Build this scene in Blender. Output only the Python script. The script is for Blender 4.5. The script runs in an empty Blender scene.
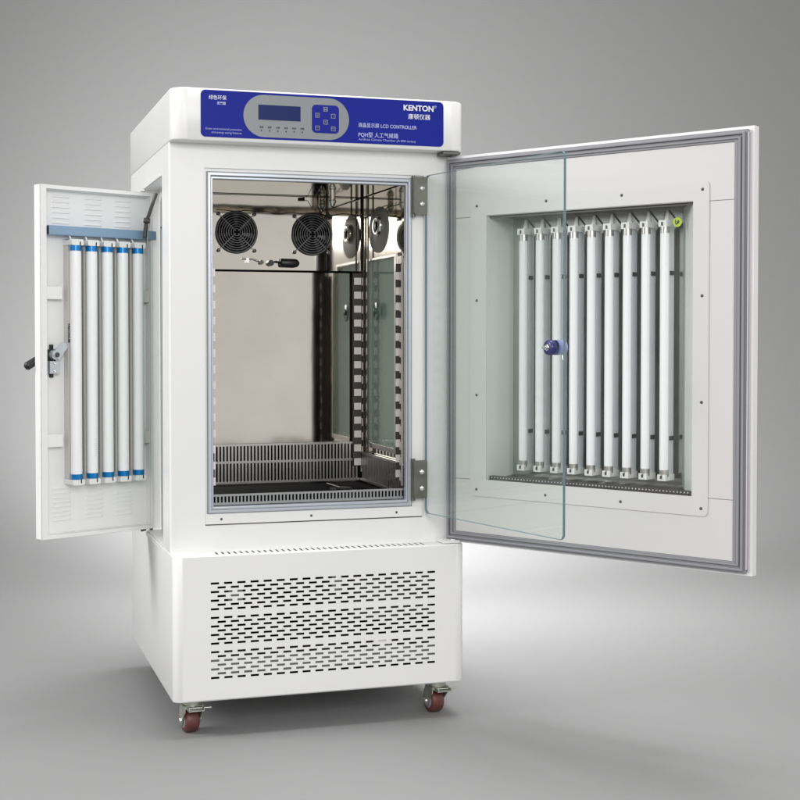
import bpy, math, random
from mathutils import Matrix, Vector
random.seed(7)
S = bpy.context.scene
COL = S.collection
PI = math.pi

# ---------------------------------------------------------------- materials
def mat(name, col, rough=.5, metal=0., bump=0., bscale=200., spec=.5, coat=0., rvar=0., cvar=0., vscale=6.):
    m = bpy.data.materials.new(name); m.use_nodes = True
    nt = m.node_tree; b = nt.nodes['Principled BSDF']
    b.inputs['Base Color'].default_value = (*col, 1)
    b.inputs['Roughness'].default_value = rough
    b.inputs['Metallic'].default_value = metal
    b.inputs['Specular IOR Level'].default_value = spec
    b.inputs['Coat Weight'].default_value = coat
    tc = nt.nodes.new('ShaderNodeTexCoord')
    if bump:
        n = nt.nodes.new('ShaderNodeTexNoise'); n.inputs['Scale'].default_value = bscale
        n.inputs['Detail'].default_value = 2
        bp = nt.nodes.new('ShaderNodeBump'); bp.inputs['Strength'].default_value = bump
        bp.inputs['Distance'].default_value = .01
        nt.links.new(tc.outputs['Object'], n.inputs['Vector'])
        nt.links.new(n.outputs['Fac'], bp.inputs['Height'])
        nt.links.new(bp.outputs['Normal'], b.inputs['Normal'])
    if rvar or cvar:
        n = nt.nodes.new('ShaderNodeTexNoise'); n.inputs['Scale'].default_value = vscale
        n.inputs['Detail'].default_value = 5
        nt.links.new(tc.outputs['Object'], n.inputs['Vector'])
        if rvar:
            r = nt.nodes.new('ShaderNodeMapRange')
            r.inputs['To Min'].default_value = max(0, rough-rvar); r.inputs['To Max'].default_value = rough+rvar
            nt.links.new(n.outputs['Fac'], r.inputs['Value']); nt.links.new(r.outputs['Result'], b.inputs['Roughness'])
        if cvar:
            r = nt.nodes.new('ShaderNodeValToRGB')
            r.color_ramp.elements[0].position = .3; r.color_ramp.elements[1].position = .7
            r.color_ramp.elements[0].color = (*[c*(1-cvar) for c in col], 1)
            r.color_ramp.elements[1].color = (*[min(1, c*(1+cvar)) for c in col], 1)
            nt.links.new(n.outputs['Fac'], r.inputs['Fac']); nt.links.new(r.outputs['Color'], b.inputs['Base Color'])
    return m

M = {}
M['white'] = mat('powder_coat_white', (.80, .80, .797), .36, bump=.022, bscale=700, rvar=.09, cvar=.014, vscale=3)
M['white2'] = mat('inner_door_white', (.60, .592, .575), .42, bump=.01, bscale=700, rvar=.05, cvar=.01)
M['blue'] = mat('panel_blue', (.010, .019, .26), .5, rvar=.04, spec=.12)
M['pgrey'] = mat('panel_grey', (.22, .235, .25), .4)
M['navy'] = mat('lcd_navy', (.010, .022, .11), .30, spec=.12)
M['print'] = mat('print_white', (.82, .84, .88), .5)
M['printp'] = mat('print_pale', (.50, .55, .80), .5)
M['printd'] = mat('print_dim', (.34, .38, .68), .5)
M['dark'] = mat('dark_print', (.03, .03, .045), .5)
M['black'] = mat('black_plastic', (.012, .012, .013), .4)
M['void'] = mat('dark_inside', (.008, .008, .008), .9, spec=0.)
M['innards'] = mat('grey_innards', (.17, .17, .17), .6)
M['cond'] = mat('condenser_fins', (.07, .07, .07), .6)
M['gasket'] = mat('gasket_grey', (.25, .25, .268), .5, rvar=.08, vscale=30)
M['gasketl'] = mat('gasket_light_rib', (.52, .505, .53), .45)
M['alu'] = mat('aluminium_trim', (.50, .53, .58), .35, metal=.55, rvar=.06)
M['steel'] = mat('mirror_steel', (.72, .685, .625), .05, metal=1, bump=.035, bscale=7, rvar=.03, cvar=.07, vscale=5)
M['steel2'] = mat('satin_steel', (.62, .60, .585), .28, metal=1, rvar=.06)
M['zinc'] = mat('zinc_plate', (.50, .52, .46), .38, metal=.8, rvar=.1, cvar=.15, vscale=60)
M['hinge'] = mat('hinge_steel', (.14, .145, .125), .42, metal=.6, cvar=.15, vscale=40, bump=.05, bscale=250)
M['chrome'] = mat('bright_screw', (.85, .85, .84), .14, metal=1)
M['screw'] = mat('screw_dark', (.10, .095, .09), .4, metal=.6)
M['olive'] = mat('port_olive', (.25, .25, .215), .5)
M['pot'] = mat('pot_grey', (.07, .07, .065), .35, metal=.4)
M['lockm'] = mat('lock_zinc', (.58, .62, .66), .36, metal=.7, rvar=.1, vscale=80)
M['bar'] = mat('blue_grey_channel', (.24, .36, .50), .38, metal=.25, rvar=.05)
M['tube'] = mat('tube_phosphor', (.88, .885, .895), .14, coat=.5)
M['cap'] = mat('cap_blue', (.0, .20, .55), .15, metal=.35, coat=.6)
M['holder'] = mat('holder_white', (.78, .78, .77), .35)
M['batten'] = mat('batten_cream', (.58, .57, .54), .4)
M['batten2'] = mat('batten_grey', (.68, .70, .72), .35)
M['wheel'] = mat('wheel_brown', (.135, .040, .033), .45, cvar=.25, vscale=40, bump=.03, bscale=120)
M['edge'] = mat('port_dark_green', (.05, .12, .11), .2)
M['gedge'] = mat('glass_edge', (.14, .22, .25), .2)
M['frost'] = mat('pale_green_lining', (.75, .78, .75), .35)
M['wallf'] = mat('lamp_box_lining', (.74, .80, .76), .5)
M['violet'] = mat('knob_violet', (.022, .026, .13), .40, coat=.2)
M['violetl'] = mat('knob_pale_violet', (.26, .28, .60), .25, coat=.5)
M['sticker'] = mat('sticker_lime', (.46, .60, .03), .5)
M['smirror'] = mat('reflector_steel', (.55, .55, .53), .20, metal=1, bump=.02, bscale=14, rvar=.05, cvar=.12, vscale=9)
M['tray'] = mat('black_tray', (.004, .004, .005), .35, spec=.03)
M['tooth'] = mat('pressed_steel', (.80, .74, .71), .42, metal=.1, rvar=.1, vscale=50)
M['dkbrown'] = mat('shadow_slot', (.055, .045, .040), .6)  # dark brown that paints the shade between shelf teeth
M['wire'] = mat('fan_wire', (.34, .345, .35), .4, metal=.5)
M['gapm'] = mat('dark_sheet', (.11, .12, .11), .4, metal=.3)
M['foil'] = mat('crinkled_foil', (.86, .87, .87), .3, metal=.5, bump=.15, bscale=60)

M['tray'].node_tree.nodes['Principled BSDF'].inputs['IOR'].default_value = 1.12
M['void'].node_tree.nodes['Principled BSDF'].inputs['IOR'].default_value = 1.02
def glass(name, tint, base=.03, haze=.0, amp=.5):
    m = bpy.data.materials.new(name); m.use_nodes = True; nt = m.node_tree
    nt.nodes.remove(nt.nodes['Principled BSDF']); out = nt.nodes['Material Output']
    tr = nt.nodes.new('ShaderNodeBsdfTransparent'); tr.inputs[0].default_value = (*tint, 1)
    gl = nt.nodes.new('ShaderNodeBsdfGlossy'); gl.inputs['Roughness'].default_value = .015
    df = nt.nodes.new('ShaderNodeBsdfDiffuse'); df.inputs[0].default_value = (.6, .75, .7, 1)
    lw = nt.nodes.new('ShaderNodeLayerWeight'); lw.inputs[0].default_value = .5
    pw = nt.nodes.new('ShaderNodeMath'); pw.operation = 'POWER'; pw.inputs[1].default_value = 4.5
    fr = nt.nodes.new('ShaderNodeMath'); fr.operation = 'MULTIPLY_ADD'; fr.inputs[1].default_value = amp; fr.inputs[2].default_value = base
    nt.links.new(lw.outputs['Facing'], pw.inputs[0]); nt.links.new(pw.outputs[0], fr.inputs[0])
    mx = nt.nodes.new('ShaderNodeMixShader'); m2 = nt.nodes.new('ShaderNodeMixShader'); m2.inputs[0].default_value = haze
    nt.links.new(tr.outputs[0], m2.inputs[1]); nt.links.new(df.outputs[0], m2.inputs[2])
    nt.links.new(fr.outputs[0], mx.inputs[0]); nt.links.new(m2.outputs[0], mx.inputs[1]); nt.links.new(gl.outputs[0], mx.inputs[2])
    nt.links.new(mx.outputs[0], out.inputs[0])
    return m
M['glass'] = glass('clear_green_glass', (.968, .984, .978), haze=.022)
M['pane'] = glass('clear_pane', (.992, .995, .993), base=.012, haze=.0, amp=.25)
M['gpane'] = glass('green_window_glass', (.84, .91, .87), haze=.36)

# ---------------------------------------------------------------- mesh builder
class MB:
    def __init__(s, *mats):
        s.v = []; s.f = []; s.m = []; s.sm = []; s.mats = [M[x] for x in mats]; s.T = Matrix.Identity(4)
    def add(s, vs, fs, mi=0, smooth=False):
        o = len(s.v); s.v += [tuple(s.T @ Vector(v)) for v in vs]
        for f in fs: s.f.append([o+i for i in f]); s.m.append(mi); s.sm.append(smooth)
    def box(s, a, b, mi=0):
        x0, y0, z0 = a; x1, y1, z1 = b
        if x0 > x1: x0, x1 = x1, x0
        if y0 > y1: y0, y1 = y1, y0
        if z0 > z1: z0, z1 = z1, z0
        s.add([(x0,y0,z0),(x1,y0,z0),(x1,y1,z0),(x0,y1,z0),(x0,y0,z1),(x1,y0,z1),(x1,y1,z1),(x0,y1,z1)],
              [(0,3,2,1),(4,5,6,7),(0,1,5,4),(1,2,6,5),(2,3,7,6),(3,0,4,7)], mi)
    def cyl(s, p, q, r, n=16, mi=0, r2=None, cap=True, smooth=True):
        p = Vector(p); q = Vector(q); r2 = r if r2 is None else r2
        d = (q-p).normalized(); a = d.orthogonal().normalized(); b = d.cross(a)
        vs = []
        for c, rr in ((p, r), (q, r2)):
            for i in range(n):
                t = 2*PI*i/n; vs.append(tuple(c+a*math.cos(t)*rr+b*math.sin(t)*rr))
        s.add(vs, [(i, (i+1) % n, n+(i+1) % n, n+i) for i in range(n)], mi, smooth)
        if cap: s.add(vs, [tuple(range(n))[::-1], tuple(range(n, 2*n))], mi)
    def lathe(s, c, axis, prof, n=24, mi=0, smooth=True):
        c = Vector(c); d = Vector(axis).normalized(); a = d.orthogonal().normalized(); b = d.cross(a)
        vs = []
        for h, r in prof:
            for i in range(n):
                t = 2*PI*i/n; vs.append(tuple(c+d*h+a*math.cos(t)*r+b*math.sin(t)*r))
        k = len(prof)
        s.add(vs, [(j*n+i, j*n+(i+1) % n, (j+1)*n+(i+1) % n, (j+1)*n+i) for j in range(k-1) for i in range(n)], mi, smooth)
    def tubepath(s, pts, r, n=8, mi=0):
        for p, q in zip(pts, pts[1:]): s.cyl(p, q, r, n, mi)
    def torus(s, c, axis, R, r, n=36, k=6, mi=0):
        prof = [(r*math.sin(2*PI*i/k), R+r*math.cos(2*PI*i/k)) for i in range(k+1)]
        s.lathe(c, axis, prof, n, mi)
    def prism(s, pts, y0, y1, mi=0, smooth=False):    # outline in XZ, thickness in Y
        n = len(pts)
        vs = [(x, y0, z) for x, z in pts]+[(x, y1, z) for x, z in pts]
        s.add(vs, [tuple(range(n)), tuple(range(n, 2*n))[::-1]], mi)
        s.add(vs, [(i, n+i, n+(i+1) % n, (i+1) % n) for i in range(n)], mi, smooth)
    def ring(s, o, i, y0, y1, mi=0):                  # rectangular frame  o,i = (x0,z0,x1,z1)
        a, b, c, d = o; e, f, g, h = i
        O = [(a,b),(c,b),(c,d),(a,d)]; I = [(e,f),(g,f),(g,h),(e,h)]
        vs = [(x,y0,z) for x,z in O]+[(x,y0,z) for x,z in I]+[(x,y1,z) for x,z in O]+[(x,y1,z) for x,z in I]
        fs = []
        for k in range(4):
            l = (k+1) % 4
            fs += [(k,l,4+l,4+k),(8+k,12+k,12+l,8+l),(k,8+k,8+l,l),(4+k,4+l,12+l,12+k)]
        s.add(vs, fs, mi)
    def grid(s, u0, v0, u1, v1, holes, fn, depth, mi=0):
        """flat sheet with rectangular holes; fn(u,v,w) -> xyz, w = distance behind the face"""
        U = sorted({round(x, 6) for x in [u0, u1]+[h[0] for h in holes]+[h[2] for h in holes]})
        V = sorted({round(x, 6) for x in [v0, v1]+[h[1] for h in holes]+[h[3] for h in holes]})
        ui = {u: i for i, u in enumerate(U)}; vi = {v: i for i, v in enumerate(V)}
        gone = set()
        for h in holes:
            for i in range(ui[round(h[0],6)], ui[round(h[2],6)]):
                for j in range(vi[round(h[1],6)], vi[round(h[3],6)]): gone.add((i, j))
        nv = len(V)
        vs = [fn(u, v, 0) for u in U for v in V]
        s.add(vs, [(i*nv+j, (i+1)*nv+j, (i+1)*nv+j+1, i*nv+j+1) for i in range(len(U)-1) for j in range(nv-1) if (i, j) not in gone], mi)
        for a, b, c, d in holes:
            q = [(a,b),(c,b),(c,d),(a,d)]
            vs = [fn(u, v, 0) for u, v in q]+[fn(u, v, depth) for u, v in q]
            s.add(vs, [(k, (k+1) % 4, 4+(k+1) % 4, 4+k) for k in range(4)], mi)
    def build(s, name, parent=None, bevel=0, seg=2, label=None, matrix=None):
        me = bpy.data.meshes.new(name); me.from_pydata(s.v, [], s.f)
        for m in s.mats: me.materials.append(m)
        me.polygons.foreach_set('material_index', s.m); me.polygons.foreach_set('use_smooth', s.sm)
        me.update()
        o = bpy.data.objects.new(name, me); COL.objects.link(o)
        if parent: o.parent = parent
        if matrix is not None: o.matrix_local = matrix
        if bevel:
            b = o.modifiers.new('bevel', 'BEVEL'); b.width = bevel; b.segments = seg; b.limit_method = 'ANGLE'
            b.angle_limit = math.radians(40); b.harden_normals = False
        if label: o['label'] = label
        return o

def rrect(x0, z0, x1, z1, r, n=6):
    pts = []
    for cx, cz, a in ((x1-r, z0+r, -90), (x1-r, z1-r, 0), (x0+r, z1-r, 90), (x0+r, z0+r, 180)):
        for i in range(n+1):
            t = math.radians(a+90*i/n); pts.append((cx+r*math.cos(t), cz+r*math.sin(t)))
    return pts

def text_mesh(items, name, parent, matname, depth=.0004, matrix=None):
    """items: (string, x, z, size, y, bold, align, rotation about Y, width factor)"""
    vs, fs = [], []
    for st, x, z, size, y, bold, al, rot, wf in items:
        c = bpy.data.curves.new('t', 'FONT'); c.body = st; c.size = size; c.extrude = depth; c.offset = bold
        c.align_x = al; c.resolution_u = 3
        o = bpy.data.objects.new('t', c); COL.objects.link(o)
        dg = bpy.context.evaluated_depsgraph_get(); me = bpy.data.meshes.new_from_object(o.evaluated_get(dg))
        T = Matrix.Translation((x, y, z)) @ Matrix.Rotation(rot, 4, 'Y') @ Matrix.Rotation(PI/2, 4, 'X')
        if wf > 0:
            ex = [v.co.x for v in me.vertices]; T = T @ Matrix.Diagonal((wf/(max(ex)-min(ex)), 1, 1, 1))
        k = len(vs); vs += [tuple(T @ v.co) for v in me.vertices]; fs += [[k+i for i in p.vertices] for p in me.polygons]
        bpy.data.objects.remove(o); bpy.data.curves.remove(c); bpy.data.meshes.remove(me)
    me = bpy.data.meshes.new(name); me.from_pydata(vs, [], fs); me.materials.append(M[matname]); me.update()
    o = bpy.data.objects.new(name, me); COL.objects.link(o); o.parent = parent
    if matrix is not None: o.matrix_local = matrix
    return o

def copy_part(o, parent, offset):
    c = o.copy(); COL.objects.link(c); c.parent = parent; c.location = Vector(o.location)+Vector(offset)
    return c

W, D, ZT, ZH, ZB = .65, .696, 1.290, 1.1812, .3095
GZ = -.0775                                        # floor level under the castors
YF = .05                                           # recessed front of the cabinet body

root = bpy.data.objects.new('climate_chamber', None); COL.objects.link(root); root.location = (W/2, D/2, GZ)
root['label'] = 'tall white laboratory climate chamber with all its doors standing open'
root['category'] = 'climate chamber'
bpy.context.view_layer.update()
BASE = Matrix.Translation((-W/2, -D/2, -GZ))      # parts are written in cabinet coordinates
def top(mb, name, **k): return mb.build(name, root, matrix=BASE, **k)

# ---------------------------------------------------------------- shells with rounded front corners
def shell_path(r, x0=0., x1=W, y0=0., y1=D, n=9, flat=.003):
    p = [(x0+r+flat, y0), (x0+r, y0)]
    for i in range(1, n+1):
        t = math.radians(270-90*i/n); p.append((x0+r+r*math.cos(t), y0+r+r*math.sin(t)))
    p += [(x0, y0+r+flat), (x0, y1-.004), (x0+.004, y1), (x1-.004, y1), (x1, y1-.004), (x1, y0+r+flat)]
    for i in range(0, n+1):
        t = math.radians(0-90*i/n); p.append((x1-r+r*math.cos(t), y0+r+r*math.sin(t)))
    p += [(x1-r-flat, y0)]
    return p
def extrude_path(mb, p, z0, z1, zb=.003, mi=0):
    # wall with a small rolled edge at the top and bottom
    cx = sum(a for a, b in p)/len(p); cy = sum(b for a, b in p)/len(p)
    rows = []
    for z, k in ((z0, zb), (z0+zb*.3, zb*.3), (z0+zb, 0), (z1-zb, 0), (z1-zb*.3, zb*.3), (z1, zb)):
        row = []
        for x, y in p:
            sx = max(-1, min(1, (x-cx)/(.5*W)*1.0)); sy = max(-1, min(1, (y-cy)/(.5*D)))
            row.append((x-k*(1 if x > W*.97 else -1 if x < W*.03 else 0), y-k*(1 if y > D*.97 else -1 if y < D*.06 else 0), z))
        rows.append(row)
    n = len(p); vs = [v for r in rows for v in r]
    fs = [(j*n+i, j*n+i+1, (j+1)*n+i+1, (j+1)*n+i) for j in range(len(rows)-1) for i in range(n-1)]
    mb.add(vs, fs, mi, True)
    return rows[0], rows[-1]

# control head
h = MB('white', 'void'); r = .030
bot, tp = extrude_path(h, shell_path(r), ZH, ZT)
fx0, fx1 = r+.003, W-r-.003
h.add([(fx0,0,ZH+.003),(fx1,0,ZH+.003),(fx1,0,ZT-.003),(fx0,0,ZT-.003),(fx0,.003,ZH),(fx1,.003,ZH),(fx1,.003,ZT),(fx0,.003,ZT)],
      [(0,1,2,3),(4,5,1,0),(3,2,6,7)], 0, True)
h.add(tp, [tuple(range(len(tp)))], 0); h.add(bot, [tuple(range(len(bot)))], 0)
head = top(h, 'control_head')
# control panel
c = MB('blue'); c.prism(rrect(.0608, 1.1885, .5985, 1.2868-.0005, .010), -.002, .001); panel = top(c, 'control_panel')
c = MB('pgrey'); c.prism(rrect(.151, 1.1925, .382, 1.2815, .0444, 14), -.0028, -.0005); c.build('display_surround', panel)
c = MB('navy'); c.prism([(.183,1.229),(.2745,1.229),(.2745,1.2605),(.183,1.2605)], -.0034, -.002); c.build('lcd_screen', panel)
c = MB('blue'); c.prism(rrect(.2995, 1.2065, .3595, 1.2665, .009), -.0034, -.002); kp = c.build('keypad', panel)
for kx, kz, gl in ((.3295,1.2575,'M'),(.3115,1.244,'回'),(.3465,1.2435,'O'),(.3295,1.230,'日'),(.3115,1.217,'口'),(.3465,1.2165,'目')):
    c = MB('pgrey'); c.ring((kx-.0048,kz-.0048,kx+.0048,kz+.0048),(kx-.0036,kz-.0036,kx+.0036,kz+.0036), -.0042, -.003)
    if gl == 'O': c.box((kx-.001,-.0042,kz-.0005),(kx+.001,-.003,kz+.001))
    elif gl == 'M': c.prism([(kx-.0035,kz-.003),(kx-.002,kz+.003),(kx,kz-.001),(kx+.002,kz+.003),(kx+.0035,kz-.003),(kx+.001,kz-.002),(kx-.001,kz-.002)], -.0042, -.003)
    else:
        c.box((kx-.0026,-.0042,kz-.0004),(kx+.0026,-.003,kz+.0004))
        if gl != '口': c.box((kx-.0026,-.0042,kz+.0015),(kx+.0026,-.003,kz+.0021))
        if gl == '回': c.box((kx-.0026,-.0042,kz-.0021),(kx+.0026,-.003,kz-.0015))
    c.build('key', panel)
for i in range(6):
    x = .1895+i*.0178
    c = MB('dark'); c.cyl((x,-.0034,1.2062),(x,-.002,1.2062),.0016,10); c.build('indicator_light', panel)
for i, t in enumerate(('温度','湿度','光照','加热','制冷','报警')):
    text_mesh([(t, .1895+i*.0178, 1.2120, .0043, -.0032, 0, 'CENTER', 0, 0)], 'indicator_caption', panel, 'dark')
def line(name, m, st, x, z, size, width, bold=0):
    text_mesh([(st, x, z, size, -.0024, bold, 'LEFT', 0, width)], name, panel, m)
line('brand_name', 'print', 'KENTON', .5050, 1.2646, .0168, .0690, .0004)
line('brand_name', 'print', '康顿仪器', .5160, 1.2468, .0128, .0510, 0)
line('registered_mark', 'printp', '®', .5760, 1.2720, .0085, .0058)
line('motto', 'print', '绿色环保', .0775, 1.2672, .0102, .0370, 0)
line('motto', 'printp', '无氟型', .0950, 1.2570, .0064, .0185, .0002)
line('caption', 'printp', '液晶显示屏 LCD CONTROLLER', .4025, 1.2238, .0108, .1330)
line('caption', 'printp', 'PQH型 人工气候箱', .4025, 1.2030, .0118, .0900)
line('caption', 'printd', 'Artificial Climate Chamber (A 800 series)', .4035, 1.1950, .0066, .1300)
line('caption', 'printd', 'Green environmental protection', .0700, 1.2035, .0066, .0770)
line('caption', 'printd', 'and energy saving features', .0830, 1.1962, .0066, .0640)

# body: front sheet, side sheets
b = MB('white', 'void', 'frost')
bx0, bx1 = .0015, W-.0015
PO = (.0770, .3660, .5700, 1.1300)                # opening of the front sheet
SO = (.150, .312, .434, 1.119)                    # opening in the left flank (y0,z0,y1,z1)
rb = .004
b.grid(bx0+rb, ZB, bx1-rb, ZH, [PO], lambda u, v, w: (u, YF+w, v), .006)
for x, sg in ((bx0, 1), (bx1, -1)):
    pts = [(x+sg*(rb-rb*math.sin(math.radians(a))), YF+rb-rb*math.cos(math.radians(a))) for a in (0, 22, 45, 67, 90)]
    vs = [(px, py, z) for z in (ZB, ZH) for px, py in pts]
    b.add(vs, [(i, i+1, 6+i, 5+i) if sg > 0 else (i+1, i, 5+i, 6+i) for i in range(4)], 0, True)
b.grid(YF+rb, ZB, D-.002, ZH, [SO], lambda u, v, w: (bx0+w, u, v), .034)
b.grid(YF+rb, ZB, D-.002, ZH, [], lambda u, v, w: (bx1, u, v), .03)
b.add([(bx0,D-.002,ZB),(bx1,D-.002,ZB),(bx1,D-.002,ZH),(bx0,D-.002,ZH)], [(0,1,2,3)], 0)
b.ring((SO[0],SO[1],SO[2],SO[3]), (SO[0]+.02,SO[1]+.02,SO[2]-.02,SO[3]-.02), 0, 0)  # placeholder faces, replaced below
b.v = b.v[:-16]; b.f = b.f[:-16]; b.m = b.m[:-16]; b.sm = b.sm[:-16]
body = top(b, 'cabinet_body')
# inner lining of the side opening with its glass
c = MB('white'); T0 = Matrix.Rotation(PI/2, 4, 'Z'); c.T = Matrix(((0,1,0,0),(1,0,0,0),(0,0,1,0),(0,0,0,1)))
c.ring(SO, (.185, .40, .415, 1.03), .0345, .044); top(c, 'side_window_frame')
c = MB('gpane'); c.T = Matrix(((0,1,0,0),(1,0,0,0),(0,0,1,0),(0,0,0,1))); c.box((.184,.046,.399),(.416,.050,1.031)); top(c, 'side_window_pane')
# lip along the side opening
for a_, b_ in ((SO[3]+.001,SO[3]+.006),(SO[1]-.012,SO[1]-.002)):
    c = MB('white'); c.box((-.0025,SO[0]+.002,a_),(.001,SO[2],b_)); top(c, 'side_opening_lip', bevel=.001)

# base cabinet with slotted front
b = MB('white', 'void', 'innards'); r = .017
bot, tp = extrude_path(b, shell_path(r, n=7), 0, ZB)
fx0, fx1 = r+.003, W-r-.003
slots = []
z0, z1 = .0490, .2495; pitch = (z1-z0)/22; px = (.5803-.0792-.0178)/17
row = 0
for g in range(3):
    for k in range(7):
        z = z1-(g*8+k)*pitch; n, off = (18, 0) if k % 2 == 0 else (17, px/2)
        for i in range(n):
            x = .0792+off+i*px
            slots.append((x, z-.0023, x+.0178, z+.0023))
b.grid(fx0, .003, fx1, ZB-.003, slots, lambda u, v, w: (u, w, v), .0010)
b.add([(fx0,.003,0),(fx1,.003,0),(fx1,0,.003),(fx0,0,.003),(fx0,0,ZB-.003),(fx1,0,ZB-.003),(fx1,.003,ZB),(fx0,.003,ZB)], [(0,1,2,3),(4,5,6,7)], 0, True)
n = 36; lx = [(.094+i*(.5555-.094)/(n-1)) for i in range(n)]
b.grid(fx0, .003, fx1, YF+.01, [(x, .008, x+.0040, .040) for x in lx], lambda u, v, w: (u, v, ZB-w), .0004)
# remaining parts of the ledge
for p in (tp, ):
    L = [q for q in p if q[0] <= fx0+1e-4 and q[1] < .3]; R_ = [q for q in p if q[0] >= fx1-1e-4 and q[1] < .3]
    b.add(L+[(0.003,YF+.01,ZB),(fx0,YF+.01,ZB)], [tuple(range(len(L)+2))], 0)
    b.add(R_+[(fx1,YF+.01,ZB),(W-.003,YF+.01,ZB)], [tuple(range(len(R_)+2))], 0)
b.add(bot, [tuple(range(len(bot)))], 0)
base = top(b, 'base_cabinet')
c = MB('void'); c.box((.012,.012,.006),(.638,.60,.300)); c.f = c.f[:2]+c.f[3:]; c.m = c.m[:-1]; c.sm = c.sm[:-1]; top(c, 'machine_compartment')
c = MB('innards'); c.box((.015,.004,.0560),(.60,.10,.0885)); top(c, 'compressor_tray')
c = MB('innards'); c.box((.118,.004,.210),(.148,.05,.2360)); top(c, 'wiring_box')
c = MB('innards'); c.box((.345,.004,.219),(.368,.05,.252)); top(c, 'capillary_box')
c = MB('cond'); c.box((.40,.012,.150),(.575,.05,.246)); top(c, 'condenser')
c = MB('white'); c.box((.443,.0035,.0935),(.482,.03,.1075)); top(c, 'junction_box', bevel=.003)

# door-opening trim, aluminium seal
c = MB('white'); c.ring(PO, (.083,.392,.541,1.1215), YF+.004, YF+.012); trim = top(c, 'opening_trim', bevel=.001)
c = MB('screw'); c.box((PO[0],YF-.0006,PO[1]-.0002),(PO[2]-.004,YF+.0036,PO[1]+.0014)); c.build('trim_gap_shade', trim)  # dark strip drawn as the shadow line under the trim
c = MB('white'); c.box((.0775,YF-.0003,.3678),(.566,YF+.0036,.3905)); c.build('threshold_strip', trim, bevel=.0008)
for x in (.1115, .3105, .5065):
    s_ = MB('screw'); s_.lathe((x,YF-.0003,.3785),(0,-1,0),[(0,.0028),(.001,.0024),(.0016,.001),(.0016,0)],12); s_.build('screw', trim)
c = MB('alu'); c.ring((.0832,.3922,.5408,1.1213),(.0905,.3985,.5335,1.1135), YF-.004, YF+.016)
c.ring((.0905,.3985,.5335,1.1135),(.0955,.405,.529,1.107), YF+.002, YF+.018); top(c, 'chamber_seal', bevel=.0015)
c = MB('gasket'); c.ring((.0818,.3908,.5422,1.1227),(.0836,.3926,.5404,1.1209), YF-.001, YF+.004); top(c, 'seal_groove_shade')  # darker ring painting the shade in the gap around the seal

# ---------------------------------------------------------------- chamber lining (mirror steel)
X0, X1, Y0, Y1, Z0, Z1 = .0955, .553, .066, .480, .405, 1.121
WIN = (.205, .508, .425, .958)
l = MB('steel', 'void')
l.add([(X0,Y1,Z0),(X1,Y1,Z0),(X1,Y1,Z1),(X0,Y1,Z1)], [(0,1,2,3)])
l.add([(X0,Y0,Z1),(X1,Y0,Z1),(X1,Y1,Z1),(X0,Y1,Z1)], [(0,1,2,3)])
l.grid(Y0, Z0, Y1, Z1, [WIN], lambda u, v, w: (X1+w, u, v), .012)
l.grid(Y0, Z0, Y1, Z1, [(.19,.41,.41,1.02)], lambda u, v, w: (X0-w, u, v), .045)
l.ring((X0-.001, Z0-.001, X1+.001, Z1+.001), (.0955,.405,.529,1.107), Y0-.0005, Y0+.0005)
l.box((.5295,Y0+.0008,Z0+.03),(X1-.0005,Y0+.0016,Z1-.05),1)  # unseen black strip, added so the back wall mirrors a dark band
for p, q in (((X0,Z1),(X1,Z1)), ((X1,Z0+.09),(X1,Z1))): pass
liner = top(l, 'chamber_lining')
c = MB('void')
c.box((X0,Y1-.0022,Z1-.0022),(X1,Y1-.0004,Z1-.0006)); c.cyl((X1-.001,Y1-.001,Z0),(X1-.001,Y1-.001,Z1),.0011,6)
c.cyl((X1-.0008,Y0,Z1-.0008),(X1-.0008,Y1,Z1-.0008),.0009,6); c.build('seam_sealant', liner)
c = MB('tray'); c.box((X0,Y0,Z0-.004),(X1,Y1,Z0)); c.build('water_tray', liner)
c = MB('wallf'); c.box((X1+.03,Y0+.05,Z0+.05),(X1+.034,Y1+.04,Z1-.08)); c.build('lamp_compartment_wall', liner)
c = MB('gpane'); c.box((X1+.006,WIN[0],WIN[1]),(X1+.010,WIN[2],WIN[3])); c.build('wall_window_pane', liner)
c = MB('steel2'); c.T = Matrix(((0,1,0,0),(1,0,0,0),(0,0,1,0),(0,0,0,1)))
c.ring((WIN[0]-.008,WIN[1]-.012,WIN[2]+.008,WIN[3]+.006),(WIN[0],WIN[1],WIN[2],WIN[3]),X1-.003,X1-.0005); c.build('wall_window_frame', liner, bevel=.0006)

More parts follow.
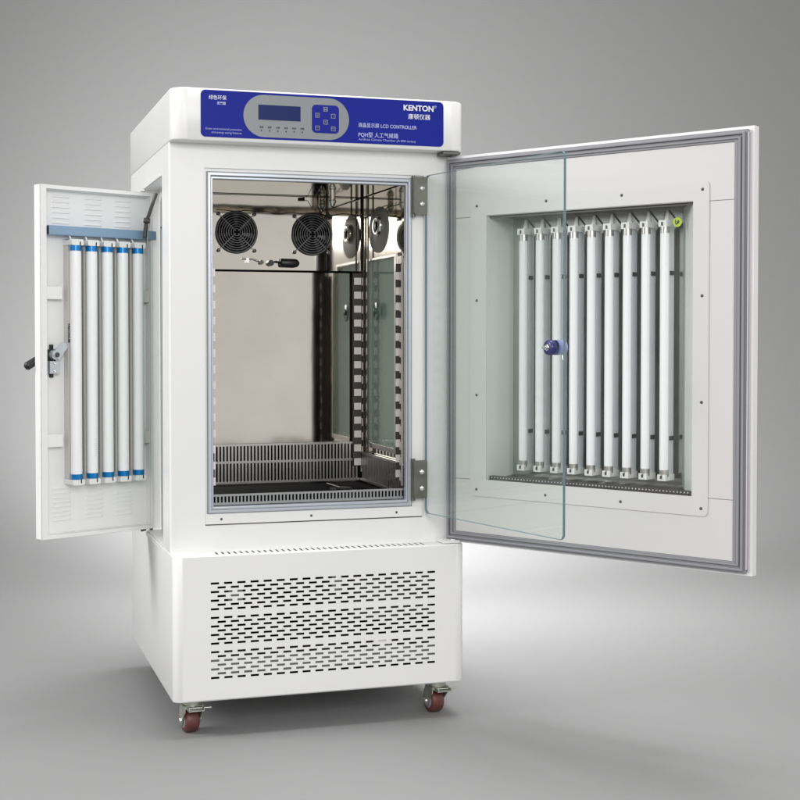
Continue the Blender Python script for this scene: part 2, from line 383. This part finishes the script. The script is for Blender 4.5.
# fan plate on the back wall
c = MB('steel', 'void'); c.box((X0+.006,.458,.934),(X1-.010,.4795,1.0745)); fanplate = top(c, 'fan_plate', bevel=.0008)
c = MB('void'); c.box((X0+.010,.4565,.9315),(X1-.006,.4765,.9338)); c.build('plate_gap_shade', fanplate)  # black strip in place of the shade under the plate edge
def fan(x, z):
    R = .0515; y = .4575
    f = MB('black'); f.lathe((x,y,z),(0,-1,0),[(0,R+.001),(.003,R+.001),(.0035,R-.001),(.0012,R-.003),(.001,.0)],40)
    fo = top(f, 'fan')
    g = MB('screw', 'wire')
    for i in range(8): g.torus((x,y-.0065,z),(0,-1,0), .0085+i*.0058, .00062, 40, 5, 1)
    for a in (45, 135, 225, 315):
        ca, sa = math.cos(math.radians(a)), math.sin(math.radians(a))
        g.cyl((x+ca*.004,y-.0072,z+sa*.004),(x+ca*.062,y-.0060,z+sa*.062),.0008,6,1)
        g.lathe((x+ca*.063,y,z+sa*.063),(0,-1,0),[(0,.0045),(.005,.0045),(.006,.003),(.006,0)],12,0)
    g.build('fan_guard', fo)
    bl = MB('void')
    for a in range(0, 360, 51):
        t = math.radians(a); u = math.radians(a+32)
        bl.add([(x+.014*math.cos(t),y-.0018,z+.014*math.sin(t)),(x+.046*math.cos(t),y-.0018,z+.046*math.sin(t)),(x+.046*math.cos(u),y-.0034,z+.046*math.sin(u)),(x+.014*math.cos(u),y-.0034,z+.014*math.sin(u))],[(0,1,2,3)])
    bl.lathe((x,y,z),(0,-1,0),[(.001,.015),(.004,.015),(.0045,0)],20)
    bl.build('fan_blades', fo)
fan(.2265, 1.0255); fan(.4165, 1.0240)
# wiring
def wavy(p, q, n, amp, sag=0):
    p = Vector(p); q = Vector(q); out = []
    for i in range(n+1):
        t = i/n; v = p.lerp(q, t); v.z += amp*math.sin(t*9+1.3)*math.sin(t*PI)-sag*math.sin(t*PI); v.y -= .002+.002*math.sin(t*13); out.append(tuple(v))
    return out
c = MB('black')
c.tubepath(wavy((.176,.452,1.078),(.290,.452,1.0775),10,.0012), .0010)
c.tubepath(wavy((.280,.452,1.079),(.40,.452,1.0755),14,.002,.003), .0010)
c.tubepath(wavy((.40,.452,1.076),(.546,.452,1.074),18,.003), .0013)
c.tubepath(wavy((.546,.45,1.074),(.546,.20,1.080),22,.004), .0012)
c.tubepath(wavy((.452,.452,1.118),(.452,.452,.936),16,.001), .0013)
c.tubepath([(.452,.450,1.082),(.458,.448,1.070),(.464,.448,1.064)], .004)
top(c, 'wiring')
c = MB('screw'); c.cyl((.5465,.405,Z0),(.5465,.405,Z1-.001),.0022,10); c.cyl((.549,.455,Z0),(.549,.455,Z1),.0012,8); top(c, 'upright_rod')
c = MB('black'); c.cyl((.415,.40,Z1-.004),(.415,.40,Z1),.009,16); c.tubepath([(.415,.41,Z1-.003),(.424,.43,Z1-.006),(.432,.455,1.09)],.0008); top(c, 'ceiling_grommet')
c = MB('chrome','screw'); c.cyl((.462,.43,Z1),(.462,.43,Z1-.012),.008,14); c.lathe((.462,.43,Z1-.012),(0,0,-1),[(0,.008),(.004,.010),(.014,.006),(.020,.002),(.021,0)],14); top(c, 'ceiling_probe')
# valve and float probe under the fans
c = MB('steel2','screw'); c.cyl((.2385,.452,.9615),(.268,.452,.9605),.0022,8); c.box((.249,.447,.951),(.256,.457,.963)); c.tubepath([(.268,.452,.9605),(.279,.452,.956),(.287,.455,.954)],.0016)
c.cyl((.287,.458,.953),(.287,.446,.953),.0055,14,1); top(c, 'sampling_valve')
c = MB('black'); c.cyl((.310,.458,.9515),(.310,.444,.9515),.0075,16); c.tubepath([(.310,.447,.9515),(.322,.447,.955),(.333,.449,.954)],.0022)
c.lathe((.333,.448,.9525),(1,0,-.02),[(0,.003),(.001,.009),(.004,.0108),(.038,.0108),(.044,.009),(.0485,.004),(.0485,0)],20); top(c, 'humidity_probe')
# round ports with polished handles on the right wall
def port(y, z):
    p = MB('olive'); p.T = Matrix.Translation((X1,y,z)) @ Matrix.Diagonal((1,1.45,1,1))
    p.lathe((0,0,0),(-1,0,0),[(0,.056),(.0015,.056),(.002,.055),(.002,0)],44); po = top(p, 'port_cover')
    q = MB('chrome', 'void'); q.T = Matrix.Translation((X1-.002,y-.01,z+.008)) @ Matrix.Diagonal((1,1.1,1,1))
    q.lathe((0,0,0),(-1,0,0),[(0,.024),(.006,.025),(.011,.020),(.009,.014),(.006,.013)],28); q.lathe((0,0,0),(-1,0,0),[(.006,.013),(.005,0)],28,1); q.build('port_handle', po)
port(.335, 1.030)
c = MB('edge'); c.lathe((X1-.003,.345,.833),(-1,0,0),[(0,.022),(.0015,.022),(.002,.021),(.002,0)],28); c.lathe((X1-.005,.345,.833),(-1,0,0),[(0,.007),(.004,.007),(.005,0)],16); top(c, 'window_knob')

# notched shelf standards
def standard(x, y, sg, w=.016, z0=.44, z1=.935, n=14):
    """upright with hooks; sg=+1 teeth towards the front"""
    s_ = MB('tooth', 'dkbrown')
    pitch = (z1-z0)/n
    s_.box((x, y, z0-.01), (x+.0025, y+sg*.006, z1))
    for i in range(n):
        zz = z0+i*pitch
        s_.box((x+.0002, y+sg*.006, zz), (x+.0023, y+sg*(.006+w), zz+pitch*.54))
        s_.box((x+.0006, y+sg*.006, zz+pitch*.54), (x+.0012, y+sg*(.006+w*.5), zz+pitch), 1)  # dark fillers, shade between the teeth put into colour
    return top(s_, 'shelf_standard')
standard(X1-.012, .118, 1, .013); standard(X1-.006, .476, -1, .010)
standard(X0+.004, .095, 1, .010, .45, .93); standard(X0+.004, .470, -1, .016, .45, .93)
# flanges of the standards, seen edge-on from the door
c = MB('tooth','screw')
n = 14
for i in range(n):
    zz = .447+i*(.489/n)
    c.box((X0+.001,.092,zz),(X0+.0115,.0935,zz+.017)); 
top(c, 'shelf_hook_strip')
c = MB('tooth','dkbrown')
c.box((X1-.0185,.1425,.445),(X1-.001,.1435,.938),1)  # dark backing added as the shade between the front teeth
for i in range(n):
    zz = .447+i*(.489/n)
    c.box((X1-.0195,.140,zz),(X1-.001,.1415,zz+.0175))
c.box((X1-.005,.1362,.43),(X1-.001,.1398,.95)); top(c, 'shelf_hook_strip')
c = MB('tooth','dkbrown')
c.box((X1-.029,.4650,.445),(X1-.004,.4658,.938),1)  # same dark backing, painted shade behind the rear teeth
for i in range(n):
    zz = .447+i*(.489/n)
    c.box((X1-.026,.462,zz),(X1-.008,.4635,zz+.0175))
top(c, 'shelf_hook_strip')

# slotted air skirt low on the back and right walls
c = MB('steel2', 'void')
c.box((X0,.4745,.409),(X1-.002,.4765,.5045),1)
for a, b_ in ((.5015,.5065),(.459,.4645),(.409,.4145)): c.box((X0,.468,a),(X1-.010,.474,b_))
n = 52
for i in range(n):
    x = X0+.002+i*(X1-X0-.02)/(n-1); c.box((x-.0021,.469,.411),(x+.0021,.473,.503))
top(c, 'rear_air_grille')
c = MB('steel2', 'void')
c.box((X1-.0035,.10,.409),(X1-.0025,.462,.480),1)
for a, b_ in ((.476,.482),(.409,.415)): c.box((X1-.010,.10,a),(X1-.0045,.464,b_))
for i in range(38):
    y = .102+i*.0094; c.box((X1-.009,y-.0021,.411),(X1-.005,y+.0021,.479))
top(c, 'side_air_grille')
c = MB('wire', 'void')
c.box((X0,.0805,.4055),(X1-.002,.0820,.4265),1)
c.box((X0,.074,.4245),(X1-.002,.080,.4285)); c.box((X0,.074,.4055),(X1-.002,.080,.4110))
n = 58
for i in range(n):
    x = X0+.002+i*(X1-X0-.006)/(n-1); c.box((x-.0018,.075,.409),(x+.0018,.079,.426))
top(c, 'front_air_grille')
c = MB('pot'); c.tubepath([(.43,.30,.4085),(.50,.22,.4085),(.525,.16,.4085)],.0012); c.tubepath([(.44,.40,.4095),(.445,.30,.4095),(.46,.26,.412)],.003); c.box((.418,.29,.406),(.432,.30,.4105)); top(c, 'drain_pipe')

# ---------------------------------------------------------------- main door
dM = Vector((.53993, -.84171, 0)); nM = Vector((.84171, .53993, 0))
def frame(o, x, y): return Matrix(((x.x,y.x,0,o[0]),(x.y,y.y,0,o[1]),(0,0,1,0),(0,0,0,1)))
FM = frame((.622,.040), dM, nM)
DL, DB, DT = .7355, .3115, 1.1715
RX0, RZ0, RX1, RZ1 = .1135, .4565, .6110, 1.0355
d = MB('white', 'white2')
# flange shell with the lamp box behind it
d.grid(.0015, DB, DL, DT, [(RX0,RZ0,RX1,RZ1)], lambda u, v, w: (u, w, v), .004)
d.add([(.0015,0,DB),(DL,0,DB),(DL,0,DT),(.0015,0,DT),(.0015,.018,DB),(DL,.018,DB),(DL,.018,DT),(.0015,.018,DT)],
      [(0,1,5,4),(1,2,6,5),(2,3,7,6),(3,0,4,7)])
d.ring((.0015,DB,DL,DT),(RX0-.003,RZ0-.019,RX1-.011,RZ1+.019),.018,.0185)
d.box((RX0-.004,.0186,RZ0-.02),(RX1-.01,.104,RZ1+.02))
del d.f[-4], d.m[-4], d.sm[-4]      # the side of the lamp box that faces the recess is open
door = d.build('main_door', root, matrix=BASE @ FM)
def md(mb, name, **k): return mb.build(name, door, **k)
# the slab behind the recess must not hide it: rebuild the flange back as a ring
me = door.data
# gasket
g = MB('gasket', 'gasketl')
g.ring((.004,DB+.004,DL-.010,DT-.006),(.0285,.3365,.6975,1.1435), -.0065, -.0005)
g.ring((.0085,DB+.009,DL-.0145,DT-.0105),(.0135,DB+.014,DL-.0195,DT-.0155), -.0125, -.0065)
g.ring((.0175,DB+.018,DL-.0235,DT-.0195),(.0225,DB+.0215,DL-.0290,DT-.0235), -.0105, -.0065)
md(g, 'door_gasket', bevel=.0012, label=None)
g = MB('gasketl'); g.box((DL-.0098,-.0085,DB+.012),(DL-.0075,-.0005,DT-.012)); g.box((DL-.0072,-.0045,DB+.008),(DL-.0045,-.0005,DT-.008)); md(g, 'gasket_retainer', bevel=.0006)
# inner liner panels with seams
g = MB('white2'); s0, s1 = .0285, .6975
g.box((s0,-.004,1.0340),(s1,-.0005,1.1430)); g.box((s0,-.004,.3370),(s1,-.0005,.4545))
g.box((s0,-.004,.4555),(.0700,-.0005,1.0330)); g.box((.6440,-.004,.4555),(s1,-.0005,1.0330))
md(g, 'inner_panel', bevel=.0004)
# window frame plate
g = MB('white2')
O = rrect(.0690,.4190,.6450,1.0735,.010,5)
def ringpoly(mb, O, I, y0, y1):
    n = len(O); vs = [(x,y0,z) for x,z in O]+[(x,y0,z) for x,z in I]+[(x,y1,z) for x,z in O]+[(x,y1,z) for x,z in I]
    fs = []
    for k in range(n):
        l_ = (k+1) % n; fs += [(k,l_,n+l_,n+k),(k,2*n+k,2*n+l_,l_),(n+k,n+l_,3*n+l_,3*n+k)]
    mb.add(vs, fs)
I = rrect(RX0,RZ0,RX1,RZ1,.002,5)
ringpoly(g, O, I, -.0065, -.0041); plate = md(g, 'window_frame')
for s_, z in [(s_, z) for s_ in (.0875,.2685,.4510,.6310) for z in (1.0570,.4340)]+[(s_, z) for s_ in (.0875,.6310) for z in (.8500,.6420)]:
    q = MB('screw'); q.lathe((s_,-.0065,z),(0,-1,0),[(0,.0032),(.0010,.0028),(.0018,.0012),(.0018,0)],12); md(q, 'screw')
# recess
BD = .094
g = MB('frost', 'smirror', 'screw')
bL, bR, bT, bB = RX0+.002, .537, RZ1-.002, RZ0+.004
g.add([(RX0,-.004,RZ0),(RX0,-.004,RZ1),(bL,BD,bT),(bL,BD,bB)], [(0,1,2,3)], 0)
g.add([(RX1,-.004,RZ0),(RX1,-.004,RZ1),(bR,BD,bT),(bR,BD,bB)], [(0,1,2,3)], 0)
g.add([(RX0,-.004,RZ1),(RX1,-.004,RZ1),(bR,BD,bT),(bL,BD,bT)], [(0,1,2,3)], 2)  # top wall coloured dark for the shaded band there
g.add([(RX0,-.004,RZ0),(RX1,-.004,RZ0),(bR,BD,bB),(bL,BD,bB)], [(0,1,2,3)], 2)
g.add([(bL,BD,bB),(bR,BD,bB),(bR,BD,bT),(bL,BD,bT)], [(0,1,2,3)], 1)
md(g, 'lamp_recess')
g = MB('screw', 'gasketl'); g.box((RX0+.002,.004,RZ0+.0005),(RX1-.006,.016,RZ0+.0085))
for i in range(62): g.cyl((RX0+.008+i*.0078,.0035,RZ0+.0050),(RX0+.008+i*.0078,.0045,RZ0+.0050),.0016,8,1)
md(g, 'rubber_strip')
g = MB('screw'); g.box((RX0+.002,.004,RZ1-.0060),(RX1-.006,.012,RZ1-.0012)); md(g, 'recess_top_shade')  # dark strip standing for shade along the recess top
# nine tubes
ty, tyb = .050, .068
def big_tube():
    t = MB('tube', 'holder', 'screw', 'batten2', 'steel2')
    zt, zb_ = 1.003, .477
    t.cyl((0,ty,zb_+.012),(0,ty,zt-.010),.0094,24,0)
    for a, b_ in ((zb_+.008,zb_+.022),(zt-.023,zt-.009)): t.cyl((0,ty,a),(0,ty,b_),.0097,24,4)
    for a, b_ in ((zb_,zb_+.0125),(zt-.010,zt+.003)):
        t.prism([(-.0095,a),(.0090,a),(.0090,b_),(-.0095,b_)], ty-.0095, tyb+.010, 1)
    t.box((-.0030,ty-.0108,zb_+.004),(.0008,ty-.0092,zb_+.0105),2); t.box((-.0030,ty-.0108,zt-.008),(.0008,ty-.0092,zt-.0005),2)
    t.box((-.0100,tyb-.004,zb_+.010),(.0040,tyb+.014,zt-.009),3); t.box((-.0012,tyb-.0065,zb_+.010),(.0002,tyb-.004,zt-.009),3); t.box((.0026,tyb-.0055,zb_+.010),(.0040,tyb-.004,zt-.009),3)
    t.cyl((.002,ty+.004,zt+.002),(.0015,ty+.008,RZ1-.010),.0060,12,1,r2=.0026)
    t.cyl((.004,ty+.01,zt+.024),(.0125,ty+.03,RZ1-.030),.0020,8,2)
    for z in (.900,.563): t.box((.0040,tyb-.004,z-.0042),(.0072,tyb+.010,z+.0042),2)
    return t
t0 = md(big_tube(), 'lamp_tube'); t0.location = (.1725,0,0)
for i in range(1, 9): copy_part(t0, door, (i*(.5185-.1725)/8,0,0))
g = MB('sticker'); g.cyl((.5540,ty-.014,1.0000),(.5540,ty-.0135,1.0000),.0098,24); md(g, 'inspection_sticker')
g = MB('dark'); g.tubepath([(.554+.7*(x-.554),ty-.0144,1.0+.7*(z-1.0)) for x, z in ((.5485,1.007),(.548,.999),(.5500,.9935),(.5535,.9945),(.5545,1.000),(.5570,1.0045),(.5595,1.001),(.5575,.9965),(.5545,1.000))],.0008,6); md(g, 'sticker_mark')
g = MB('pane'); g.box((RX0+.001,-.002,RZ0+.001),(RX1-.001,.0015,RZ1-.001)); md(g, 'window_pane')

# ---------------------------------------------------------------- glass inner door
dG = Vector((.2369,-.9715,0)).normalized(); nG = Vector((-dG.y, dG.x, 0))
FG = frame((.5705,.040), dG, nG)
GL, GB, GT = .4945, .3755, 1.1285
g = MB('glass'); g.prism(rrect(0,GB,GL,GT,.012,6), 0, .0048)
gd = g.build('glass_door', root, matrix=BASE @ FG)
# polished edge
g = MB('gedge')
o1 = rrect(0,GB,GL,GT,.012,6); o2 = rrect(.0006,GB+.0006,GL-.0006,GT-.0006,.0114,6)
ringpoly(g, [(x+(.0003 if x > .2 else -.0003), z+(.0003 if z > .7 else -.0003)) for x, z in o1], o2, -.0003, .0051)
g.build('glass_edge', gd)
g = MB('violet', 'chrome', 'black'); kz, ks = .7490, .4595
g.lathe((ks,-.0004,kz),(0,-1,0),[(0,.0150),(.008,.0150),(.011,.0138),(.0125,.0115),(.0125,0)],32,0)
g.torus((ks,-.0140,kz),(0,-1,0),.0052,.0014,20,6,1); g.cyl((ks,-.0130,kz),(ks,-.024,kz),.0030,12,1)
g.build('door_knob', gd)
g = MB('violetl', 'chrome'); g.lathe((ks,.0066,kz),(0,1,0),[(0,.0148),(.016,.0148),(.022,.013),(.024,0)],32,0); g.tubepath([(ks,.022,kz-.010),(ks+.006,.024,kz-.030)],.0018,8,1); g.build('outer_knob', gd)

# hinges of the glass door
for z0, z1, lp in ((.4105,.4950,'lower'),(1.0425,1.1250,'upper')):
    g = MB('hinge')
    g.prism(rrect(.5405,z0,.5720,z1,.004,4), YF-.022, YF-.0175)
    g.box((.5395,YF-.0185,z0+.002),(.5440,YF+.006,z1-.002))
    g.cyl((.5425,YF-.010,z0-.006),(.5425,YF-.010,z1+.003),.0045,14)
    ho = top(g, 'hinge', bevel=.0006)
    for z in (z0+.022, z1-.026):
        q = MB('chrome'); q.lathe((.5590,YF-.022,z),(0,-1,0),[(0,.0062),(.0012,.0062),(.0040,.0045),(.0048,.002),(.0040,0)],16); q.cyl((.5590,YF-.022,z),(.5590,YF-.034,z),.0024,10); q.build('hinge_screw', ho)
# main door hinge brackets
for z in (ZH-.008, ZB+.001):
    g = MB('hinge' if z > 1 else 'white'); g.box((.600,.002,z),(.640,.046,z+.0065)); g.cyl((.628,.014,z-.002),(.628,.014,z+.008),.006,14); top(g, 'door_pivot', bevel=.0008)

# ---------------------------------------------------------------- left lamp door
dS = Vector((.9065,.4221,0)).normalized(); nS = Vector((-dS.y,dS.x,0))
FS = frame((-.2490,.2640), dS, nS)
SL, SB, ST = .2890, .3190, 1.1075
d = MB('white')
d.ring((0,SB,SL,ST),(.0145,SB+.009,SL-.005,ST-.009), 0, .006)
d.add([(0,0,SB),(SL,0,SB),(SL,0,ST),(0,0,ST),(0,.030,SB),(SL,.030,SB),(SL,.030,ST),(0,.030,ST)], [(0,1,5,4),(1,2,6,5),(2,3,7,6),(3,0,4,7),(4,5,6,7)])
d.ring((.0145,SB+.009,SL-.005,ST-.009),(.016,SB+.0105,SL-.0065,ST-.0105), .0055, .024)
sd = d.build('lamp_door', root, matrix=BASE @ FS, bevel=.0012)
def sp(mb, name, **k): return mb.build(name, sd, **k)
# inner sheet with pressed louvres
g = MB('white')
holes = []
g.add([(.016,.022,SB+.0105),(SL-.0065,.022,SB+.0105),(SL-.0065,.022,ST-.0105),(.016,.022,ST-.0105)], [(0,1,2,3)])
def louvre(mb, x0, x1, z, hgt=.0050, dep=.0022):
    n = 6; y = .022
    prof = [(0,0),(.35,.45),(.7,.85),(1,1)]
    xs = [x0, x0+.004, x1-.004, x1]; sc = [0,1,1,0]
    vs = []
    for x, k in zip(xs, sc):
        for t, q in prof: vs.append((x, y-.0002-dep*q*k, z+hgt-hgt*t*1.0))
        vs.append((x, y-.0002-dep*.2*k, z-.0004))
    m_ = 5
    mb.add(vs, [(i*m_+j, (i+1)*m_+j, (i+1)*m_+j+1, i*m_+j+1) for i in range(3) for j in range(m_-1)], 0, False)
for cx_ in (.060,.143,.2215):
    for k in range(6): louvre(g, cx_-.0235, cx_+.0235, 1.0245+k*.0118)
    for k in range(8): louvre(g, cx_-.0235, cx_+.0235, .3560+k*.0102)
sp(g, 'louvred_sheet')
g = MB('bar', 'black'); g.box((.0175,-.006,.9970),(.2955,.0215,.9985)); g.box((.0175,-.006,.9985),(.2955,-.0045,1.0175)); g.box((.0175,-.0045,1.0160),(.2955,.0215,1.0175))
g.box((.0150,-.004,.9980),(.0174,.018,1.0165),1); sp(g, 'wiring_channel', bevel=.0005)
g = MB('zinc'); g.box((.072,.0205,.452),(.254,.0216,.990)); g.mats = [M['gapm']]; sp(g, 'shaded_backing_sheet')  # backing plate coloured dark for the shade between the tubes
def small_tube():
    t = MB('tube', 'holder', 'cap', 'batten', 'black')
    zt, zb_ = .9745, .4500
    t.cyl((0,-.010,zb_),(0,-.010,zt),.0128,24,0)
    for a, b_ in ((zb_,zb_+.012),(zt-.012,zt)): t.cyl((0,-.010,a),(0,-.010,b_),.0133,24,2)
    for a, b_ in ((zb_-.0125,zb_-.0003),(zt+.0003,zt+.0135)): t.prism(rrect(-.0150,a,.0142,b_,.003,3), -.022, .021, 1)
    t.box((.004,-.0228,zb_-.0085),(.0065,-.0215,zb_-.0002),4); t.box((.004,-.0228,zt),(.0065,-.0215,zt+.0085),4)
    t.box((-.0125,.003,zb_),(.0105,.0205,zt),3)
    t.cyl((-.004,0,zt+.010),(-.008,.004,zt+.024),.0022,8,1)
    return t
s0_ = sp(small_tube(), 'lamp_tube'); xs = [.0800+i*.0405 for i in range(5)]
s0_.location = (xs[0],0,0)
for x in xs[1:]: copy_part(s0_, sd, (x-xs[0],0,0))
# printed marks on tube battens
text_mesh([('FAKOXIUM', xs[0]-.0132, .800, .0085, .0026, .0002, 'LEFT', PI/2, 0)], 'printed_mark', sd, 'dark')
g = MB('batten')
for k in range(9): g.box((xs[1]-.0005, -.02305, .500+k*.0048), (xs[1]+.0030, -.0229, .5014+k*.0048))
sp(g, 'printed_code')
# tabs
for z in (.868,.538):
    g = MB('white'); g.box((.0150,.004,z-.014),(.0540,.0055,z+.014)); g.box((.0525,.0055,z-.014),(.0540,.0215,z+.014)); sp(g, 'bracket', bevel=.0004)
    g = MB('batten'); g.box((.263,.004,z-.017),(.2820,.0055,z+.010)); g.box((.263,.0055,z-.017),(.2645,.0215,z+.010)); sp(g, 'bracket', bevel=.0004)
# cam lock and outside lever
g = MB('black', 'lockm', 'screw', 'chrome'); lx_, lz = .0335, .712
g.box((lx_-.010,.0150,lz-.020),(lx_+.010,.0218,lz+.030)); g.box((lx_-.0035,.0140,lz-.033),(lx_+.0035,.0216,lz+.041))
g.box((lx_-.0110,.002,lz-.024),(lx_+.0125,.0145,lz+.004),1); g.cyl((lx_+.003,.0145,lz+.018),(lx_+.003,.000,lz+.018),.0110,20,1)
c45 = math.radians(38)
g.prism([(lx_+.003+u*math.sin(c45)+v*math.cos(c45), lz+.018+u*math.cos(c45)-v*math.sin(c45)) for u, v in ((-.006,-.0105),(.030,-.0085),(.034,0),(.030,.0105),(-.006,.0105))], -.004, .0, 1)
g.lathe((lx_+.003,-.004,lz+.018),(0,-1,0),[(0,.006),(.003,.005),(.003,.002),(.001,0)],14,2)
for z in (lz-.001, lz-.018): g.lathe((lx_+.001,.002,z),(0,-1,0),[(0,.0042),(.002,.003),(.002,.001),(.0005,0)],12,3)
sp(g, 'cam_lock', bevel=.0006)
g = MB('black'); p0, p1 = Vector((.012,.040,.722)), Vector((-.047,.046,.701))
g.cyl((.030,.028,.724),(.030,.046,.724),.011,16); g.cyl((.030,.040,.729),(-.011,.042,.7055),.0085,16,r2=.0095); g.lathe((-.011,.042,.7055),(-.041,0,-.0235),[(0,.0095),(.003,.0088),(.0065,.0060),(.0085,0)],16); sp(g, 'lever_handle')
# hinge pins and door stay
g = MB('screw'); g.cyl((SL-.004,.004,SB-.004),(SL-.004,.004,SB+.002),.004,10); g.cyl((SL-.030,.006,SB-.003),(SL-.018,.006,SB-.0015),.003,8); sp(g, 'hinge_pin')
g = MB('screw', 'screw', 'zinc'); a_, b_, c_ = Vector((.018,.355,1.104)), Vector((-.003,.366,1.040)), Vector((-.010,.352,1.000))
g.cyl(a_, b_, .0042, 10); g.cyl(b_, c_, .0048, 12, 1); g.cyl(b_+Vector((-.008,-.008,.001)), b_+Vector((.006,-.008,-.001)), .0062, 12, 1); g.cyl(b_+Vector((.002,-.006,0)), b_+Vector((.001,-.002,-.06)), .0012, 6, 2)
top(g, 'door_stay')
g = MB('screw'); g.box((-.008,.425,1.1085),(.001,.450,1.1145)); top(g, 'overhang_shade')  # dark block in place of the shadow under the opening's overhang

# ---------------------------------------------------------------- castors
def caster(x, y, ang, first=None):
    T = Matrix.Translation((x, y, 0)) @ Matrix.Rotation(ang, 4, 'Z')
    R = .0265; zc = GZ+R; yo = .016
    f = MB('zinc', 'chrome')
    f.box((-.030,-.026,-.0028),(.030,.034,-.0002)); f.cyl((0,0,-.003),(0,0,-.013),.020,20); f.cyl((0,0,-.013),(0,0,-.0165),.017,20)
    for sx in (-1, 1):
        xx = sx*.0195
        vs = [(-.016,-.0155),(.018,-.0155),(.026,-.030),(yo+.011,zc-.004),(yo+.006,zc-.010),(yo-.006,zc-.010),(yo-.011,zc+.002),(-.014,-.030)]
        a = [(xx-.0012, p, q) for p, q in vs]+[(xx+.0012, p, q) for p, q in vs]; m_ = len(vs)
        f.add(a, [tuple(range(m_)), tuple(range(m_, 2*m_))[::-1]]+[(i, m_+i, m_+(i+1) % m_, (i+1) % m_) for i in range(m_)])
        f.lathe((xx+sx*.001,yo,zc),(sx,0,0),[(0,.0072),(.003,.0068),(.0045,.004),(.0045,0)],12,1)
    f.box((-.0205,-.016,-.0165),(.0205,.020,-.0145))
    # brake pedal
    f.box((-.017,-.036,-.0225),(.017,-.010,-.0205)); f.box((-.017,-.037,-.0225),(-.0150,-.010,-.0150)); f.box((.0150,-.037,-.0225),(.017,-.010,-.0150))
    f.cyl((-.019,-.014,-.019),(.034,-.030,-.0175),.0018,8)
    fo = f.build('caster_fork', root, matrix=BASE @ T, bevel=.0005)
    w_ = MB('wheel', 'gasket'); 
    w_.lathe((-.0155,yo,zc),(1,0,0),[(0,.010),(0,.0215),(.002,.0245),(.006,R),(.0250,R),(.029,.0245),(.031,.0215),(.031,.010)],36)
    w_.lathe((-.0165,yo,zc),(1,0,0),[(0,0),(0,.015),(.001,.017),(.032,.017),(.033,.015),(.033,0)],24,1)
    w_.build('wheel', fo)
    return fo
caster(.046, .045, .12); caster(.600, .042, .16); caster(.060, D-.06, -.4); caster(.590, D-.06, .5)

# ---------------------------------------------------------------- backdrop (floor sweeping up into the wall)
bm_ = bpy.data.materials.new('grey_studio_sweep'); bm_.use_nodes = True
nt = bm_.node_tree; bs = nt.nodes['Principled BSDF']; bs.inputs['Base Color'].default_value = (.37,.37,.37,1); bs.inputs['Roughness'].default_value = .7
nn = nt.nodes.new('ShaderNodeTexNoise'); nn.inputs['Scale'].default_value = 25; nn.inputs['Detail'].default_value = 6
cr = nt.nodes.new('ShaderNodeValToRGB'); cr.color_ramp.elements[0].color = (.245,.245,.246,1); cr.color_ramp.elements[1].color = (.255,.255,.256,1)
tc = nt.nodes.new('ShaderNodeTexCoord'); nt.links.new(tc.outputs['Object'], nn.inputs['Vector']); nt.links.new(nn.outputs['Fac'], cr.inputs[0]); nt.links.new(cr.outputs[0], bs.inputs['Base Color'])
M['sweep'] = bm_
s_ = MB('sweep')
prof = [(-7., GZ)]; R = 2.8; yb = 4.7
prof += [(yb-R, GZ)]
for i in range(1, 49):
    t = math.radians(90*i/48); prof.append((yb-R+R*math.sin(t), GZ+R-R*math.cos(t)))
prof += [(yb, 6.)]
n = len(prof); vs = [(x, y, z) for x in (-8., 9.) for y, z in prof]
s_.add(vs, [(i, n+i, n+i+1, i+1) for i in range(n-1)], 0, True)
sw = s_.build('floor'); sw['kind'] = 'structure'

# ---------------------------------------------------------------- light
w = bpy.data.worlds.new('World'); S.world = w; w.use_nodes = True
bg = w.node_tree.nodes['Background']; bg.inputs[0].default_value = (1., .985, .965, 1); bg.inputs[1].default_value = .68
def area(name, loc, tgt, sx, sy, power, col=(1,1,1)):
    l = bpy.data.lights.new(name, 'AREA'); l.shape = 'RECTANGLE'; l.size = sx; l.size_y = sy; l.energy = power; l.color = col
    o = bpy.data.objects.new(name, l); COL.objects.link(o); o.location = loc
    o.rotation_euler = (Vector(tgt)-Vector(loc)).to_track_quat('-Z', 'Y').to_euler(); return o
def spot(name, loc, tgt, power, ang, blend=1., rad=.3):
    l = bpy.data.lights.new(name, 'SPOT'); l.energy = power; l.spot_size = math.radians(ang); l.spot_blend = blend; l.shadow_soft_size = rad
    o = bpy.data.objects.new(name, l); COL.objects.link(o); o.location = loc
    o.rotation_euler = (Vector(tgt)-Vector(loc)).to_track_quat('-Z', 'Y').to_euler(); return o
area('softbox_front', (-.2,-4.3,1.95), (.3,0,.6), 2.0, 1.3, 87)
area('softbox_left', (-2.9,.3,2.25), (0,.3,.5), 1.3, 1.3, 78)
spot('floor_spot', (1.10,.35,4.5), (.72,.20,GZ), 1080, 44, rad=1.3)
spot('backdrop_spot', (.52,1.15,1.22), (1.90,4.2,.52), 690, 112)
spot('rear_fill', (.58,1.10,1.20), (1.42,1.95,GZ), 180, 152, rad=.2)

# ---------------------------------------------------------------- camera
cam = bpy.data.cameras.new('Camera'); co = bpy.data.objects.new('Camera', cam); COL.objects.link(co)
co.location = (-.4395,-2.9001,.7679); co.rotation_euler = (PI/2-.0232, 0, -.3051)
cam.sensor_width = 36; cam.lens = 1391.03/800*36; cam.shift_x = (400-389.268)/800; cam.shift_y = -(400-370.095)/800
cam.clip_end = 100; S.camera = co
S.render.engine = 'CYCLES'
S.cycles.max_bounces = 14; S.cycles.glossy_bounces = 10; S.cycles.transparent_max_bounces = 16; S.cycles.diffuse_bounces = 5
S.view_settings.view_transform = 'Standard'; S.view_settings.look = 'None'; S.view_settings.exposure = 0; S.view_settings.gamma = 1
S.render.resolution_x = 1024; S.render.resolution_y = 1024
